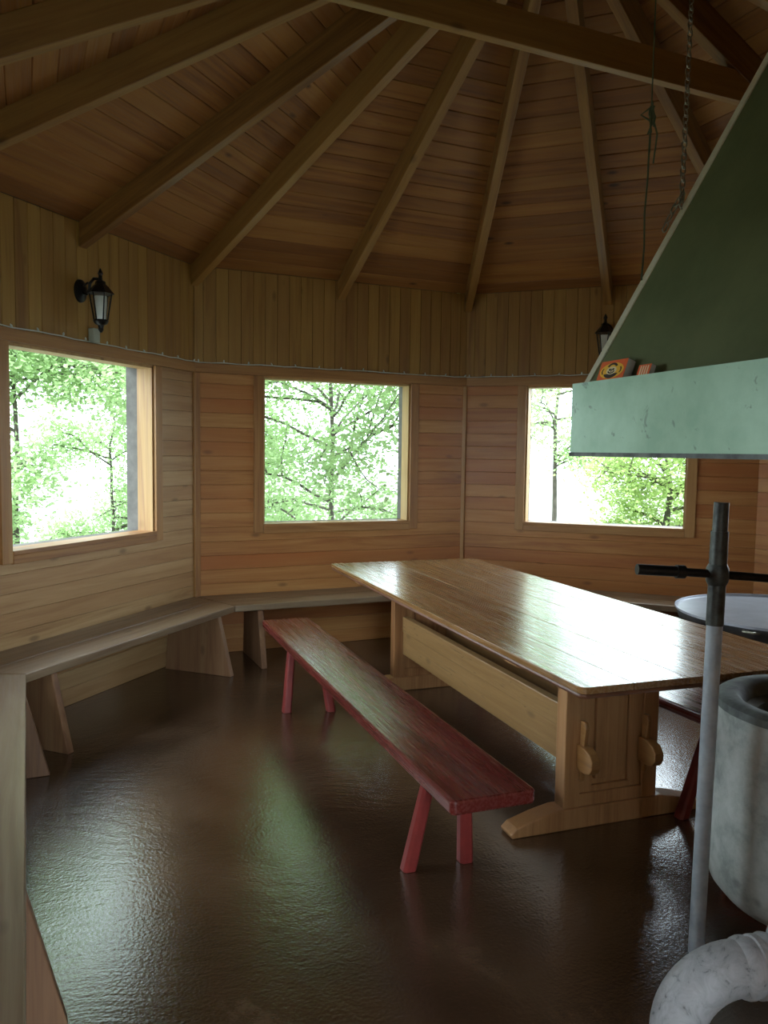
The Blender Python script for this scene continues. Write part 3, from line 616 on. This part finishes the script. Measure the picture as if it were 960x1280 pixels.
def glass_mat():
    m, nt, B = newmat('lantern_glass'); L = nt.links; t_ = nd(nt, 'ShaderNodeBsdfTransparent'); g_ = nd(nt, 'ShaderNodeBsdfGlossy'); g_.inputs['Roughness'].default_value = .15
    t_.inputs[0].default_value = (.85, .88, .86, 1); mx = nd(nt, 'ShaderNodeMixShader'); mx.inputs[0].default_value = .12; L.new(t_.outputs[0], mx.inputs[1]); L.new(g_.outputs[0], mx.inputs[2])
    L.new(mx.outputs[0], [x for x in nt.nodes if x.type == 'OUTPUT_MATERIAL'][0].inputs[0]); return m
M['glass'] = glass_mat()
lantern(-1, -.025, 2.36, 'black carriage lantern on the left window wall, above the left window')
lantern(1, 0.0, 2.40, 'black carriage lantern on the right window wall, half hidden by the green hood')
m = MB(); m.box(-.028, .028, -.045, -.001, 0, .085)
jb_ = m.build('junction_box', M['boxplastic'], None, Vector(wloc(-1))+Vector((.7071, .7071, 0))*-.0+Vector((-.7071*0, 0, 2.142)), (0, 0, wrot(-1)), .006); tag(jb_, 'small grey green junction box on the wall below the left lantern', 'junction box')
jb_.location = Vector(wloc(-1))+Vector((math.cos(PI/4), math.sin(PI/4), 0))*(.065)+Vector((0, 0, 2.142))
# string of fairy lights along the head trim
e = empty('string_lights', (0, 0, 0)); tag(e, 'pale cord of tiny lights running along the trim above all the windows', 'string lights')
sc = MB(); pts = []; bulbs = []
rr = random.Random(5)
for k in (-1, 0, 1):
    u = Vector((math.cos(wrot(k)), math.sin(wrot(k)), 0)); n = wn_(k); N = 24
    for i in range(N+1):
        t = -S2+.03+(2*S2-.06)*i/N; P = n*(A-.012)+u*t+Vector((0, 0, ZB1+.008+rr.uniform(-.003, .004))); pts.append(P)
        if i % 2 == 0: bulbs.append((P, n))
sc.tube(pts, .0035, 6); sc.build('cord', M['white'], e, smooth=True)
for P, n in bulbs:
    m = MB(); m.lathe([(.001, 0), (.005, .004), (.006, .012), (.002, .022)], 8, (0, 0, 0)); o = m.build('bulb', M['white'], e, P-n*.006, (rr.uniform(-.6, .6), rr.uniform(-.6, .6), 0), smooth=True)
# ------------------------------------------------------------ trees outside
def tree(loc, height, crown_r, crown_z0, nleaf, seed, label, lm='leaf', lsz=.06, nb=26, lean=(0, 0), tr=.07):
    rg = random.Random(seed); e = empty('leafy_tree', (loc[0], loc[1], -.45)); tag(e, label, 'tree', 'trees outside the windows')
    H_ = height; t = MB(); tp = [(lean[0]*i/10+rg.uniform(-.04, .04)*i/5, lean[1]*i/10+rg.uniform(-.04, .04)*i/5, H_*i/10) for i in range(11)]
    t.tube(tp, [tr*(1-.85*i/10) for i in range(11)], 10)
    tips = []
    for b in range(nb):
        f = crown_z0+(0.97-crown_z0)*rg.random(); i = min(9, int(f*10)); a = Vector(tp[i]).lerp(Vector(tp[i+1]), f*10-i)
        az = rg.uniform(0, 2*PI); ln = crown_r*(1.05-.75*abs(f-.45)**1.0)*rg.uniform(.6, 1.05); el = rg.uniform(.0, .7)
        d = Vector((math.cos(az)*math.cos(el), math.sin(az)*math.cos(el), math.sin(el))); q = [a]; p_ = a.copy()
        for s in range(6):
            d = (d+Vector((rg.uniform(-.25, .25), rg.uniform(-.25, .25), rg.uniform(-.22, .12)))).normalized(); p_ = p_+d*ln/6; q.append(p_.copy()); 
            if s >= 1: tips.append(p_.copy())
            if s in (2, 3, 4):
                d2 = (d+Vector((rg.uniform(-1, 1), rg.uniform(-1, 1), rg.uniform(-.6, .6)))).normalized(); q2 = [p_.copy()]; w = p_.copy()
                for s2 in range(3): d2 = (d2+Vector((rg.uniform(-.3, .3), rg.uniform(-.3, .3), rg.uniform(-.3, .2)))).normalized(); w = w+d2*ln*.14; q2.append(w.copy()); tips.append(w.copy())
                t.tube(q2, [.011, .008, .006, .004], 5)
        t.tube(q, [tr*.35*(1-.8*s/6)+.004 for s in range(7)], 6)
    t.build('trunk', M['bark'], e, smooth=True)
    lv = []; lf = []
    for i in range(nleaf):
        c = rg.choice(tips)+Vector((rg.gauss(0, .18), rg.gauss(0, .18), rg.gauss(-.02, .16)))
        a = Vector((rg.gauss(0, 1), rg.gauss(0, 1), rg.gauss(0, .6))).normalized(); b = a.cross(Vector((rg.gauss(0, .5), rg.gauss(0, .5), 1))).normalized(); s = lsz*rg.uniform(.6, 1.2)
        up_ = a.cross(b)*s*.12; k0 = len(lv)
        lv += [c-a*s*.5, c-a*s*.1+b*s*.33+up_, c+a*s*.25+b*s*.25+up_, c+a*s*.55, c+a*s*.25-b*s*.25+up_, c-a*s*.1-b*s*.33+up_]
        lf += [(k0, k0+1, k0+2, k0+3), (k0, k0+3, k0+4, k0+5)]
    f = MB(); f.v = [tuple(v) for v in lv]; f.f = lf
    me = bpy.data.meshes.new('foliage'); me.from_pydata(f.v, [], f.f); me.materials.append(M[lm]); o = bpy.data.objects.new('foliage', me); COL.objects.link(o); o.parent = e; o['kind'] = 'stuff'
def at(px, py, dist):   # used only to site trees on the ground around the hut
    x = (px-480)/1003.9; d = Vector((math.sin(YAW)+x*math.cos(YAW), math.cos(YAW)-x*math.sin(YAW))); return (-2.238+d.x*dist, -3.186+d.y*dist)
tree(at(415, 0, 8.6), 5.2, 1.9, .12, 38000, 11, 'large leafy tree with dark branches filling the middle window', nb=60, tr=.036)
tree(at(300, 0, 11.0), 5.0, 1.5, .2, 26000, 12, 'green tree behind the left part of the middle window', nb=24, tr=.035)
tree(at(20, 0, 8.3), 4.6, 1.25, .05, 38000, 13, 'green tree close outside the left side of the left window', nb=34, tr=.04)
tree(at(140, 0, 11.0), 3.3, 1.2, .05, 22000, 14, 'low pale tree seen in the middle of the left window', nb=26, tr=.03, lsz=.06)
tree(at(692, 0, 13.0), 5.0, 1.1, .35, 14000, 15, 'slender tree with a bare lower trunk at the left side of the right window', nb=26, tr=.05)
tree(at(835, 0, 10.5), 2.55, 1.15, .1, 24000, 16, 'yellowish green bushy tree low in the right half of the right window', 'leaf2', nb=30)
